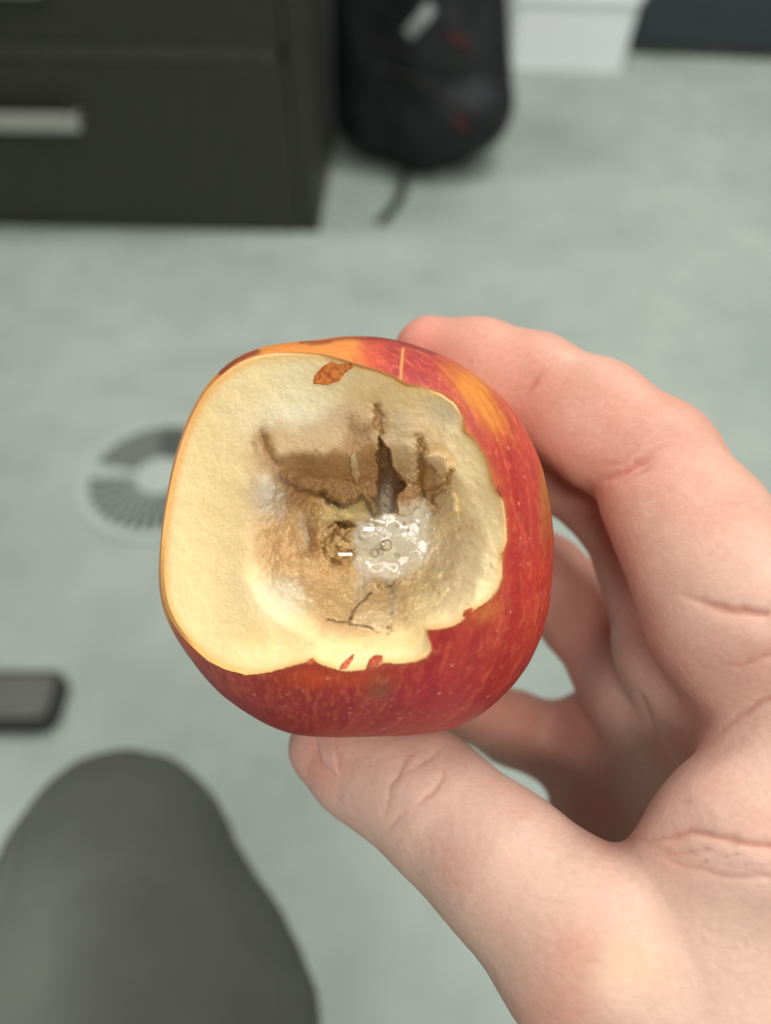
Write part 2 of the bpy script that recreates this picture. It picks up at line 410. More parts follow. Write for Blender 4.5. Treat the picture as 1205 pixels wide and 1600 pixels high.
surf_ribbon('zip', [(560, 60), (600, 70), (650, 90), (710, 100), (765, 95)], 0.007, m_web, 'dark zip line')

# ------------------------------------------------------------------ person: right hand and a trousered leg
person = empty('person', tuple(to_world(loc(250, 2300, 0.33))), 'seated person seen from above, right hand gripping the apple, grey trousered knee below', 'person')
person.rotation_euler = (TH, 0, 0); PO = np.array(loc(250, 2300, 0.33))
def K(px, py, d, r): return (loc(px, py, d / 1000.), r / 1000.)
IDX = [K(672, 551, 166, 7.8), K(750, 568, 163, 8.8), K(832, 598, 160, 9.8), K(932, 650, 155, 10.7), K(1024, 722, 149, 11.6), K(1092, 830, 141, 12.6), K(1150, 960, 134, 14.3)]
MID = [K(700, 722, 187, 8), K(850, 725, 183, 9.3), K(957, 782, 176, 10), K(1032, 898, 166, 11.5), K(1070, 1010, 157, 13)]
RIN = [K(735, 815, 193, 8.3), K(852, 898, 200, 9.8), K(908, 956, 197, 10.8), K(985, 1050, 186, 12.5), K(1015, 1075, 177, 12.5)]
PIN = [K(700, 1095, 195, 7.6), K(802, 1138, 205, 9), K(880, 1165, 206, 10.3), K(945, 1150, 198, 12)]
PAD = [[K(862, 650, 156, 7.5), K(930, 700, 151, 8.0)], [K(1022, 785, 142, 9.5), K(1078, 885, 136, 10.5)], [K(735, 590, 162, 6.5), K(780, 612, 159, 7)]]
THU = [K(506, 1168, 157, 7.2), K(570, 1200, 155, 9.6), K(655, 1238, 150, 11.4), K(718, 1295, 145, 11.4), K(795, 1362, 138, 12.5), K(935, 1492, 129, 16), K(1085, 1620, 131, 20)]
PALM = [[K(1150, 960, 134, 14.3), K(1255, 1130, 137, 15), K(1420, 1450, 146, 19)],
        [K(1070, 1010, 157, 13), K(1215, 1270, 163, 15), K(1370, 1560, 165, 19)],
        [K(1015, 1075, 177, 12.5), K(1110, 1310, 184, 15), K(1320, 1600, 178, 19)],
        [K(945, 1150, 198, 12), K(962, 1275, 202, 15.5), K(1230, 1640, 188, 20)]]
WEB = [[K(1060, 1405, 127, 11), K(1160, 1310, 126, 12), K(1290, 1190, 126, 13)],
       [K(1080, 1600, 130, 19), K(1200, 1430, 134, 19), K(1340, 1300, 138, 20)],
       [K(1100, 1560, 132, 22), K(1300, 1620, 148, 26), K(1420, 1750, 158, 27)]]
ARM = [K(1350, 1600, 165, 25), K(1500, 1850, 168, 27), K(1950, 2500, 185, 38)]
def hand_sdf(p):
    f_ = chain(p, IDX, 0.0035)
    for c in PAD: f_ = smin(f_, chain(p, c, 0.003), 0.004)
    for c in (MID, RIN, PIN): f_ = smin(f_, chain(p, c, 0.005), 0.0012)
    pal = None
    for c in PALM:
        d = chain(p, c, 0.008); pal = d if pal is None else smin(pal, d, 0.012)
    pal = smin(pal, chain(p, ARM, 0.01), 0.02)
    d = smin(f_, pal, 0.005)
    wb_ = None
    for c in WEB:
        e = chain(p, c, 0.008); wb_ = e if wb_ is None else smin(wb_, e, 0.010)
    d = smin(d, wb_, 0.006)
    return smin(d, chain(p, THU, 0.006), 0.0025)
allp = np.array([q[0] for c in [IDX, MID, RIN, PIN, THU, ARM] + PALM + WEB for q in c])
v, f = surface_nets(hand_sdf, allp.min(0) - 0.042, allp.max(0) + 0.042, 0.0013)
v, nrm = project(hand_sdf, v, 2)
# only the part near the picture gets the fine mesh
pxl = CX + F * v[:, 0] / -v[:, 2]; pyl = CY - F * v[:, 1] / -v[:, 2]
v, f = subdiv(v, f); v, f = subdiv(v, f); v, nrm = project(hand_sdf, v, 1)
px = CX + F * v[:, 0] / -v[:, 2]; py = CY - F * v[:, 1] / -v[:, 2]; dep = -v[:, 2]
vd = v / np.linalg.norm(v, axis=1, keepdims=True); facing = -(nrm * vd).sum(1)
front = sst(0.0, 0.35, facing)
near = front * (dep < 0.175)
# creases: (pixel polyline, width px, depth mm)
CR = [([(853, 572), (838, 600), (806, 636)], 5, .55, 1), ([(1040, 692), (1005, 716), (960, 742), (925, 752)], 6, .9, 1), ([(1010, 688), (965, 722), (930, 738)], 4, .3, 1),
      ([(1030, 712), (990, 745), (960, 760)], 4, .35, 1), ([(960, 660), (930, 690), (915, 705)], 7, .2, 0), ([(1200, 962), (1150, 955), (1100, 945), (1060, 925)], 7, 1.0, 1),
      ([(1205, 1022), (1160, 1042), (1118, 1040)], 5, .4, 1), ([(1205, 1090), (1150, 1120), (1105, 1165)], 5, .5, 1), ([(740, 560), (722, 572)], 4, .15, 0),
      ([(698, 1172), (692, 1210), (668, 1245), (640, 1268)], 4, .38, 1), ([(668, 1165), (640, 1180), (612, 1225), (598, 1285)], 4, .30, 1), ([(700, 1160), (665, 1190), (630, 1215)], 3.5, .22, 1),
      ([(640, 1260), (612, 1290), (598, 1312)], 4, .3, 1), ([(560, 1190), (580, 1175)], 4, .15, 0), ([(520, 1150), (528, 1185), (515, 1222)], 4, .2, 1),
      ([(962, 1306), (1010, 1312), (1080, 1300), (1205, 1322)], 5, .7, 1), ([(985, 1318), (1060, 1350), (1120, 1368), (1205, 1372)], 4, .3, 1), ([(1000, 1312), (1050, 1335), (1100, 1330), (1150, 1340)], 3.5, .25, 1),
      ([(880, 1490), (905, 1505), (960, 1500)], 4, .15, 0), ([(800, 1400), (870, 1408), (930, 1420)], 3.5, .12, 0), ([(1060, 1240), (1080, 1265)], 4, .15, 0)]
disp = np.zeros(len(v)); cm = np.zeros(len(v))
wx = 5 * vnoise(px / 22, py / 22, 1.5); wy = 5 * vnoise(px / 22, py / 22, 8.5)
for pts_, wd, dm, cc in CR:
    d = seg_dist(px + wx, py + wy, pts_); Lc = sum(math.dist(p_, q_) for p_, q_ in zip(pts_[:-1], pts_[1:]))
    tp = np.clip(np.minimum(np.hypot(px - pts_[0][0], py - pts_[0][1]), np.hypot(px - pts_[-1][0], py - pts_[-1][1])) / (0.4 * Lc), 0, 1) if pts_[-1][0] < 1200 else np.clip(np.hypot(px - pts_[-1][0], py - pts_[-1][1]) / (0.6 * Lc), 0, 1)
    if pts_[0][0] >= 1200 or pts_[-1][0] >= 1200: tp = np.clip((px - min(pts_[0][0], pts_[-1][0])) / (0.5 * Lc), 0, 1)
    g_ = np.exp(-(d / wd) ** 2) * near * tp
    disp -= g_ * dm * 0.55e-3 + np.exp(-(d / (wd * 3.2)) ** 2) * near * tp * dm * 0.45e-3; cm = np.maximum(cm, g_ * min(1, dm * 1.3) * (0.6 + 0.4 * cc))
deep = front * (dep >= 0.15)
for pts_, wd, dm in [([(1075, 1175), (1060, 1120), (1020, 1040), (1005, 990)], 7, .8), ([(1060, 1230), (1030, 1160), (1000, 1090)], 6, .5), ([(1110, 1050), (1130, 1090), (1120, 1130)], 5, .3), ([(1100, 1040), (1075, 1060), (1055, 1060)], 5, .3)]:
    d = seg_dist(px + wx, py + wy, pts_); disp -= np.exp(-(d / wd) ** 2) * deep * dm * 1e-3
s3 = v * 1000
disp += 0.22e-3 * fbm(s3[:, 0] / 9, s3[:, 1] / 9, s3[:, 2] / 9, 3)
disp += 0.045e-3 * fbm(s3[:, 0] / 1.1, s3[:, 1] / 1.1, s3[:, 2] / 1.1, 3)
v2 = v + nrm * disp[:, None]
nn = fbm(s3[:, 0] / 12, s3[:, 1] / 12, s3[:, 2] / 12, 3)
col = np.tile(lin((224, 186, 168)), (len(v), 1))
col = mixc(col, (208, 156, 134), sst(1100, 640, py) * 0.85)                       # fingers ruddier than the base of the thumb
col = mixc(col, (214, 178, 158), sst(1250, 1500, py) * 0.8)
for c_, r_, s_ in (((655, 540), 75, .6), ((960, 690), 90, .45), ((820, 610), 60, .35), ((500, 1190), 50, .5), ((1180, 1040), 90, .3), ((900, 1480), 50, .3), ((880, 1580), 70, .35), ((1110, 780), 90, .15)):
    col = mixc(col, (216, 128, 112), gau(px, py, *c_, r_) * s_)
col = mixc(col, (218, 184, 146), gau(px, py, 985, 1505, 55, 34, 0) * .7)
col = mixc(col, (226, 150, 130), sst(0.0, 0.6, nn) * 0.30); col = mixc(col, (240, 208, 184), sst(0.0, 0.6, -nn) * 0.25)
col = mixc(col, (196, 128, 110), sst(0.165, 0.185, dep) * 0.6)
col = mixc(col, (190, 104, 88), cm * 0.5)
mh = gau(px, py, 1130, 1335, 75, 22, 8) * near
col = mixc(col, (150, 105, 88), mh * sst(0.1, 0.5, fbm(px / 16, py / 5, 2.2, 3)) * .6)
m_skin = material('skin', rough=0.5)
nz = noise_tex(m_skin, 900, 3, 0.6); vo = nd(m_skin, 'ShaderNodeTexVoronoi'); vo.feature = 'DISTANCE_TO_EDGE'; vo.inputs['Scale'].default_value = 420
mp = nd(m_skin, 'ShaderNodeMapping'); mp.inputs['Rotation'].default_value = (0, 0, 0.7); mp.inputs['Scale'].default_value = (0.35, 1.2, 1); tc = nd(m_skin, 'ShaderNodeTexCoord')
lk(m_skin, tc.outputs['Object'], mp.inputs['Vector']); lk(m_skin, mp.outputs[0], vo.inputs['Vector'])
rv = ramp(m_skin, vo.outputs['Distance'], [(0.0, (0, 0, 0)), (0.12, (1, 1, 1))])
b1 = bump(m_skin, rv.outputs[0], 0.09, 0.0002); b2 = bump(m_skin, nz.outputs['Fac'], 0.2, 0.0002, b1.outputs[0])
nr = ramp(m_skin, nz.outputs['Fac'], [(0.3, (0.94, 0.92, 0.90)), (0.7, (1.04, 1.04, 1.04))])
cmx = mixrgb(m_skin, 'MULTIPLY', 1.0, tint(m_skin), nr.outputs[0]); lk(m_skin, cmx, P(m_skin).inputs['Base Color'])
lk(m_skin, b2.outputs[0], P(m_skin).inputs['Normal'])
P(m_skin).inputs['Subsurface Weight'].default_value = 0.18; P(m_skin).inputs['Subsurface Radius'].default_value = (1.0, 0.35, 0.2); P(m_skin).inputs['Subsurface Scale'].default_value = 0.003
P(m_skin).inputs['Specular IOR Level'].default_value = 0.35
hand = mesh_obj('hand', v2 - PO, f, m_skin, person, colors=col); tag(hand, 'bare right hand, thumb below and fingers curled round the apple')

def march(sdf, px_, py_, t0=0.10, t1=0.26):
    r = np.stack([(px_ - CX) / F, (CY - py_) / F, -np.ones_like(px_)], 1); t = np.full(len(px_), t0)
    for _ in range(60): t = np.minimum(t + np.maximum(sdf(r * t[:, None]), 0) * 0.8, t1)
    return r * t[:, None]
# thumb nail, seen edge on
nu, nv = 14, 22; NV = []
uu, vv = np.meshgrid(np.linspace(0, 1, nu), np.linspace(0, 1, nv), indexing='ij')
npx = (499 + 8 * np.sin(vv * 3.1) * 0) + 4 * vv + uu * 26 - 6 + 6 * vv; npy = 1146 + vv * (44 + 30 * uu * (1 - .3 * uu))
sp = march(hand_sdf, npx.ravel(), npy.ravel()); g = sgrad(hand_sdf, sp); g /= np.linalg.norm(g, axis=1, keepdims=True)
edge = (np.minimum(np.minimum(uu, 1 - uu) * 6, np.minimum(vv, 1 - vv) * 8)).clip(0, 1).ravel()
NVt = sp + g * (0.00005 + 0.00015 * edge[:, None]); NVb = sp - g * 0.0005
Q = [(i * nv + j, (i + 1) * nv + j, (i + 1) * nv + j + 1, i * nv + j + 1) for i in range(nu - 1) for j in range(nv - 1)]
m_nail = material('nail', tuple(lin((232, 186, 172))), 0.28)
lk(m_nail, ramp(m_nail, noise_tex(m_nail, 300).outputs['Fac'], [(0.3, tuple(lin((214, 166, 148)))), (0.7, tuple(lin((222, 178, 162))))]).outputs[0], P(m_nail).inputs['Base Color'])
nb = nu * nv; bord = [i * nv for i in range(nu)] + [(nu - 1) * nv + j for j in range(1, nv)] + [i * nv + nv - 1 for i in range(nu - 2, -1, -1)] + list(range(nv - 2, 0, -1))
Q2 = [tuple(q[::-1]) for q in Q] + [tuple(i + nb for i in q) for q in Q] + [(bord[i], bord[(i + 1) % len(bord)], bord[(i + 1) % len(bord)] + nb, bord[i] + nb) for i in range(len(bord))]
hand_nail = mesh_obj('thumbnail', np.concatenate([NVt, NVb]) - PO, Q2, m_nail, hand); tag(hand_nail, 'pale glossy thumbnail')
hand_nail.parent = hand

# trousers
kc = loc(188, 1345, 0.47)
kw = to_world(kc); ank = kw + A3([0.0, -0.17, 0]); ank[2] = 0.06; ankl = MAT3.T @ (ank - CAM); flo = ank.copy(); flo[2] = 0.045
LEG = [(kc, 0.060), (loc(182, 1480, 0.43), 0.075), (loc(200, 1680, 0.385), 0.092), (loc(250, 2300, 0.33), 0.10)]
SH = [(kc, 0.056), (MAT3.T @ (kw * .5 + ank * .5 - CAM), 0.055), (ankl, 0.05)]
def leg_sdf(p):
    d = smin(chain(p, LEG, 0.03), chain(p, SH, 0.02), 0.03)
    q = p * 1000
    d = d + 0.003 * fbm(q[:, 0] / 38 + q[:, 1] / 90, q[:, 1] / 55, q[:, 2] / 60, 2)
    n_ = np.abs(vnoise(q[:, 0] / 60 + 3, q[:, 1] / 26 + q[:, 0] / 80, q[:, 2] / 70)); d = d + 0.0012 * np.exp(-(n_ / .25) ** 2)
    wz = (MAT3 @ p.T)[2] + CAMH
    return np.maximum(d, 0.012 - wz)
lp = A3([q[0] for q in LEG + SH])
v, f = surface_nets(leg_sdf, lp.min(0) - 0.115, lp.max(0) + 0.115, 0.005); v, nrm = project(leg_sdf, v, 1); v, f = subdiv(v, f); v, nrm = project(leg_sdf, v, 1)
m_cloth = material('grey_denim', rough=0.9)
ntx = noise_tex(m_cloth, 8, 3); nf_ = noise_tex(m_cloth, 1400, 2)
rc = ramp(m_cloth, ntx.outputs['Fac'], [(0.3, tuple(lin((61, 64, 58)))), (0.7, tuple(lin((75, 78, 71))))]); rf_ = ramp(m_cloth, nf_.outputs['Fac'], [(0.3, (0.75,) * 3), (0.7, (1.2,) * 3)])
lk(m_cloth, mixrgb(m_cloth, 'MULTIPLY', 1.0, mixrgb(m_cloth, 'MULTIPLY', 1.0, rc.outputs[0], rf_.outputs[0]), tint(m_cloth)), P(m_cloth).inputs['Base Color']); lk(m_cloth, bump(m_cloth, nf_.outputs['Fac'], .4, .0005).outputs[0], P(m_cloth).inputs['Normal'])
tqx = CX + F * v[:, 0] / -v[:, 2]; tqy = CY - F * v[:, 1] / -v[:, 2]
falloff = 1.0 + 1.7 * gau(tqx, tqy, 0, 1470, 120, 260) * (v[:, 2] > -0.5) + 0.12 * fbm(v[:, 0] * 25, v[:, 1] * 18, v[:, 2] * 18, 3) - 0.15 * gau(tqx, tqy, 330, 1330, 70, 90, 60)  # tone multiplier: lighter towards the left, slightly darker right of the knee
tag(mesh_obj('trouser_leg', v - PO, f, m_cloth, person, colors=np.repeat(falloff[:, None], 3, 1)), 'dark grey trouser leg over the knee')

# ------------------------------------------------------------------ the apple
AC = (540., 820.); D0 = 0.150
ray = np.array([(AC[0] - CX) / F, (CY - AC[1]) / F, -1.0]); AO = ray * D0
apple = empty('bitten_apple', tuple(to_world(AO)), 'red and yellow apple bitten open to a brown rotten wet core, held in the hand', 'apple')
apple.rotation_euler = (TH, 0, 0)
OUT = [(248,905),(249,850),(257,790),(269,730),(284,680),(299,643),(321,603),(344,580),(370,558),(400,544),(440,536),(480,533),(520,528),(560,525),(600,528),(640,538),(680,551),(720,569),(760,597),(795,633),(822,672),(843,716),(856,762),(863,810),(867,860),(864,910),(857,960),(843,1000),(824,1040),(800,1075),(770,1103),(735,1128),(700,1142),(650,1149),(600,1150),(550,1152),(500,1153),(460,1150),(425,1138),(385,1116),(345,1085),(310,1048),(283,1010),(264,975),(253,950)]
BND = [(250,905),(252,850),(260,790),(272,730),(287,680),(302,645),(324,605),(347,583),(374,565),(402,554),(430,549),(470,550),(500,553),(530,560),(560,570),(590,578),(615,588),(635,600),(660,604),(690,614),(712,630),(723,650),(726,672),(745,690),(760,715),(768,745),(775,765),(788,785),(792,815),(794,840),(785,865),(786,900),(778,925),(765,938),(745,950),(728,965),(712,977),(690,983),(667,984),(667,990),(674,1003),(676,1015),(668,1027),(650,1035),(625,1037),(600,1035),(585,1044),(560,1048),(540,1050),(525,1045),(505,1040),(490,1031),(470,1037),(440,1045),(415,1052),(385,1055),(350,1045),(320,1032),(300,1018),(280,1003),(265,985),(254,955)]
NP = 1080
phi = np.linspace(0, 2 * np.pi, NP, endpoint=False)       # pixel angle, y down
def polar(pts, sm):
    p = A3(pts, float) - AC; a_ = np.unwrap(np.arctan2(p[:, 1], p[:, 0])); o = np.argsort(np.mod(a_, 2 * np.pi)); a_ = np.mod(a_, 2 * np.pi)[o]
    # cast on the polyline itself
    r = np.zeros(NP)
    c, s = np.cos(phi), np.sin(phi)
    for i in range(len(p)):
        p0, p1 = p[i], p[(i + 1) % len(p)]; e = p1 - p0; den = c * e[1] - s * e[0]
        t = (p0[0] * e[1] - p0[1] * e[0]) / np.where(abs(den) < 1e-9, 1e-9, den); u = (p0[0] * s - p0[1] * c) / np.where(abs(den) < 1e-9, 1e-9, den)
        ok = (t > 0) & (u >= -1e-6) & (u <= 1 + 1e-6); r = np.where(ok, np.maximum(r, t), r)
    if sm:
        k = np.exp(-(np.arange(-3 * sm, 3 * sm + 1) / sm) ** 2 / 2); k /= k.sum(); r = np.convolve(np.r_[r[-3 * sm:], r, r[:3 * sm]], k, 'valid')
    return r
ro = polar(OUT, 12); rb = polar(BND, 1)
jag = sst(-0.2, 0.1, np.cos(phi - 0.75))                    # torn lower right edge, clean bite on the left
rb = rb + jag * (1.3 * fbm(phi * 60, 3.3, 0, 3) + 0.7 * vnoise(phi * 170, 1.0))
rat = np.minimum(rb / ro, 0.988); kk = np.exp(-(np.arange(-90, 91) / 30.) ** 2 / 2); kk /= kk.sum(); rs_ = np.convolve(np.r_[rat[-90:], rat, rat[:90]], kk, 'valid')
m__ = sst(0.90, 0.96, rs_); rb = (rat * (1 - m__) + rs_ * m__) * ro
HF = 0.037; PW = 0.88
def prof(A, t): # front profile
    return A * np.cos(t) ** PW, HF * np.sign(np.sin(t)) * np.abs(np.sin(t)) ** PW
tt = np.linspace(0, 1.35, 500)
q_ = np.cos(tt)[None] ** PW / (D0 - HF * np.sin(tt)[None] ** PW)
ks = q_.argmax(); A_ = ro / F / q_.max(); ts = tt[ks]
pr = (A_[:, None] * q_) * F
tb = np.array([tt[ks + np.argmax(pr[i, ks:] <= rb[i])] for i in range(NP)])
# refine
for i in range(NP):
    j = ks + np.argmax(pr[i, ks:] <= rb[i])
    if j > ks: y0, y1 = pr[i, j - 1], pr[i, j]; tb[i] = tt[j - 1] + (y0 - rb[i]) / (y0 - y1 + 1e-12) * (tt[1] - tt[0])
zb = HF * np.sin(tb) ** PW
k = np.exp(-(np.arange(-150, 151) / 50.) ** 2 / 2); k /= k.sum(); zbs = np.convolve(np.r_[zb[-150:], zb, zb[:150]], k, 'valid')
k = np.exp(-(np.arange(-60, 61) / 16.) ** 2 / 2); k /= k.sum(); rbs = np.convolve(np.r_[rb[-60:], rb, rb[:60]], k, 'valid')
def place(pxo, pyo, z):                          # apple frame from pixel offsets and height z
    d = D0 - z; X = pxo / F * d; Y = -pyo / F * d
    return np.stack([X + ray[0] * d - AO[0], Y + ray[1] * d - AO[1], z * np.ones_like(X)], -1)

# ---- height of the bitten face
def flesh_height(x, y, q, zbr):
    wx = 5 * fbm(x / 26, y / 26, 4.4, 3); wy = 5 * fbm(x / 26, y / 26, 11.4, 3)
    X = x + wx; Y = y + wy; jx = x + (2.6 * fbm(x / 5, y / 5, 2.4, 3) + 4.5 * fbm(x / 13, y / 13, 12.4, 2)); jy = y + (2.6 * fbm(x / 5, y / 5, 7.4, 3) + 4.5 * fbm(x / 13, y / 13, 17.4, 2))
    zc = 22.5
    wq = q ** 1.7; z = zbr * wq + zc * (1 - wq)
    # broad scoops left by teeth
    z -= 1.6 * gau(x, y, 330, 860, 60, 200) ; z += 1.0 * gau(x, y, 395, 930, 40, 60); z -= 0.3 * gau(x, y, 470, 610, 90, 40)
    z -= 1.5 * gau(x, y, 745, 800, 26, 60); z -= 1.2 * gau(x, y, 620, 1000, 50, 22); z -= .8 * gau(x, y, 430, 1010, 60, 25); z -= 1.2 * gau(x, y, 680, 650, 30, 22)
    core = [(492, 800), (540, 800), (590, 806), (600, 780), (650, 800), (662, 845), (650, 885), (612, 900), (562, 900), (522, 885), (492, 865)]
    d = np.maximum(-poly_sd(X, Y, core), 0)
    ang = np.arctan2(y - 840, x - 570)
    Wd = 110 + 8 * np.cos(ang - np.pi) - 15 * np.cos(ang + np.pi / 2)
    f_ = (1 - sst(0, 1, d / Wd)) ** 1.15
    zp = 8.5
    z = z + (zp - z) * f_
    rough = sst(0.02, 0.35, f_)
    def plate(pts, h, w=1.5, soft=1.0):
        return h * sst(-w, w, poly_sd(jx * soft + X * (1 - soft), jy * soft + Y * (1 - soft), pts))
    # brown upper ledge with its ragged lower lip
    led = [(420, 690), (455, 672), (520, 640), (560, 628), (584, 632), (592, 655), (592, 700), (590, 740), (592, 775), (590, 800), (583, 803), (578, 785), (566, 772), (555, 780), (538, 788), (522, 782), (508, 770), (496, 768), (470, 762), (440, 742)]
    sd = poly_sd(jx, jy, led); 
    yw = y + 14 * fbm(x / 26, y / 40, 21.5, 3) + 42 * sst(530, 575, x)
    zl = 20.0 - 5.0 * sst(650, 810, yw) - 2.5 * sst(480, 420, x) + 0.9 * fbm(x / 20, y / 24, 2.8, 3)
    wv = 3 + 24 * (1 - np.maximum(sst(735, 768, y), sst(570, 588, x) * sst(640, 680, y))); mk = sst(-wv, wv, sd - (wv - 3) * .6); zl = np.maximum(zl, z) + 0.5 * np.exp(-np.abs(zl - z)); z = z * (1 - mk) + zl * mk
    void_ = poly_sd(X, Y, [(478, 775), (560, 790), (590, 800), (600, 812), (560, 806), (500, 800), (480, 800)]); z -= 4.0 * gau(X, Y, 540, 800, 52, 16) * (1 - mk)
    z += 1.5 * gau(x, y, 545, 720, 40, 25) - 1.5 * gau(x, y, 480, 745, 30, 14)
    z += plate([(551, 704), (558, 708), (563, 725), (563, 745), (557, 757), (552, 745), (549, 725)], 1.1, 1.2)
    # big torn shard
    def put(pts, zt, w=1.6):
        m_ = sst(-w, w, poly_sd(jx, jy, pts)); return m_, zt
    m_, zt = put([(593, 678), (605, 682), (612, 668), (618, 645), (640, 630), (652, 655), (654, 700), (655, 752), (640, 764), (634, 748), (624, 736), (614, 727), (613, 708), (606, 692)], 20.5 - 6.0 * sst(650, 790, y) - 0.06 * np.abs(x - 625) + 1.3 * fbm(x / 9, y / 14, 4.9, 3)); m_ = m_ * sst(640, 680, y); z = z * (1 - m_) + np.maximum(zt, z) * m_
    m_, zt = put([(617, 766), (638, 752), (655, 757), (657, 792), (640, 806), (622, 802)], 14.0 - 3.5 * sst(750, 815, y) + 0.8 * fbm(x / 8, y / 9, 6.9, 3), 3); z = z * (1 - m_) + zt * m_
    z += plate([(660, 716), (668, 709), (680, 708), (696, 715), (702, 735), (690, 746), (680, 742), (672, 724), (664, 722)], 2.2, 2.5)
    z += plate([(681, 776), (690, 768), (706, 768), (713, 782), (712, 798), (700, 803), (688, 795)], 2.2, 4)
    z += plate([(668, 896), (676, 890), (688, 893), (690, 905), (702, 920), (690, 930), (674, 918)], 1.2, 5)
    z += plate([(560, 958), (580, 952), (600, 955), (615, 965), (600, 985), (560, 985), (548, 975)], .7, 1.5)
    # voids and cracks
    z -= plate([(594, 684), (606, 702), (612, 730), (633, 758), (617, 772), (614, 800), (602, 815), (592, 800), (594, 760), (592, 720)], 6.0, 4)
    for pts, w, h in (([(586, 636), (592, 655), (596, 676)], 5.5, 2.8), ([(655, 686), (657, 715), (658, 752), (662, 775)], 6, 3.2), ([(704, 735), (697, 752), (682, 762), (664, 768)], 3, 2.5),
                      ([(489, 792), (486, 815), (488, 840), (494, 856)], 8, 2.6), ([(494, 852), (480, 864), (472, 868)], 6, 1.6), ([(676, 772), (684, 798), (668, 806)], 6, 3.2),
                      ([(580, 926), (562, 944), (552, 956), (546, 968)], 2.2, 1.2), ([(546, 972), (528, 972), (512, 968)], 2.2, 1.0), ([(546, 976), (570, 977), (584, 983)], 2.2, 1.0),
                      ([(408, 676), (414, 694), (424, 716), (430, 726)], 8, 0.7), ([(436, 768), (430, 782), (440, 790)], 4, 1.2), ([(500, 768), (516, 782), (532, 792)], 5, 2.5), ([(590, 780), (588, 812)], 4.5, 3)):
        z -= h * np.exp(-(seg_dist(jx + 3 * fbm(x / 9, y / 9, 31.4, 2), jy, pts) / (w * .8)) ** 1.25)
    # lumps in the core
    z += 3.4 * gau(x, y, 528, 845, 34, 32) + 3.0 * gau(x, y, 566, 790, 22, 18) + 2.2 * gau(x, y, 520, 800, 22, 14)
    z += 1.6 * gau(x, y, 500, 885, 22, 14, 20) + 1.2 * gau(x, y, 422, 772, 24, 26)
    z += 1.2 * gau(x, y, 640, 930, 22, 16) - 1.0 * gau(x, y, 610, 912, 8, 14)
    n1_ = fbm(x / 15, y / 15, 3.1, 4); n2_ = fbm(x / 4.2, y / 4.2, 6.1, 3); rg = 1 - 2 * np.abs(fbm(x / 22, y / 22, 9.1, 3))
    z += rough * (1.0 * n1_ + 0.6 * rg) + (0.05 + 0.30 * rough) * n2_
    edge_ = 1 - sst(0.93, 1.0, q)
    side = sst(500, 620, x + 0.4 * (y - 800))
    z += edge_ * (1 - rough) * ((0.25 + 0.3 * side) * fbm(x / 30, y / 30, 1.7, 3) + 0.12 * side * fbm(x / 7, y / 7, 1.2, 3))
    return z * 1e-3, f_, rough
MR = 400
qs = np.linspace(0, 1, MR + 1)[1:] ** 0.8
Qg, Pg = np.meshgrid(qs, np.arange(NP), indexing='ij')
RR = Qg * rb[Pg]; ph = phi[Pg]; xo = RR * np.cos(ph); yo = RR * np.sin(ph)
zbm = zbs[Pg] * 1000
zz, ff_, rgh = flesh_height(xo + AC[0], yo + AC[1], np.minimum(RR / rbs[Pg], 1), zbm)
zz = zz * (1 - sst(0.982, 1.0, Qg)) + zb[Pg] * sst(0.982, 1.0, Qg)
cz, cf, cr = flesh_height(A3([AC[0]]), A3([AC[1]]), A3([0.]), A3([17.]))
V = np.concatenate([place(A3([0.]), A3([0.]), cz), place(xo.ravel(), yo.ravel(), zz.ravel())])
i0 = 1 + np.arange(MR - 1)[:, None] * NP + np.arange(NP)[None]; i1 = 1 + np.arange(MR - 1)[:, None] * NP + (np.arange(NP)[None] + 1) % NP
Fq = np.stack([i0, i0 + NP, i1 + NP, i1], -1).reshape(-1, 4)[:, ::-1]
fan = np.stack([np.zeros(NP, int), 1 + (np.arange(NP) + 1) % NP, 1 + np.arange(NP), ], 1)
Fq = np.concatenate([Fq, np.stack([fan[:, 0], fan[:, 1], fan[:, 2], fan[:, 2]], 1)[:0]])

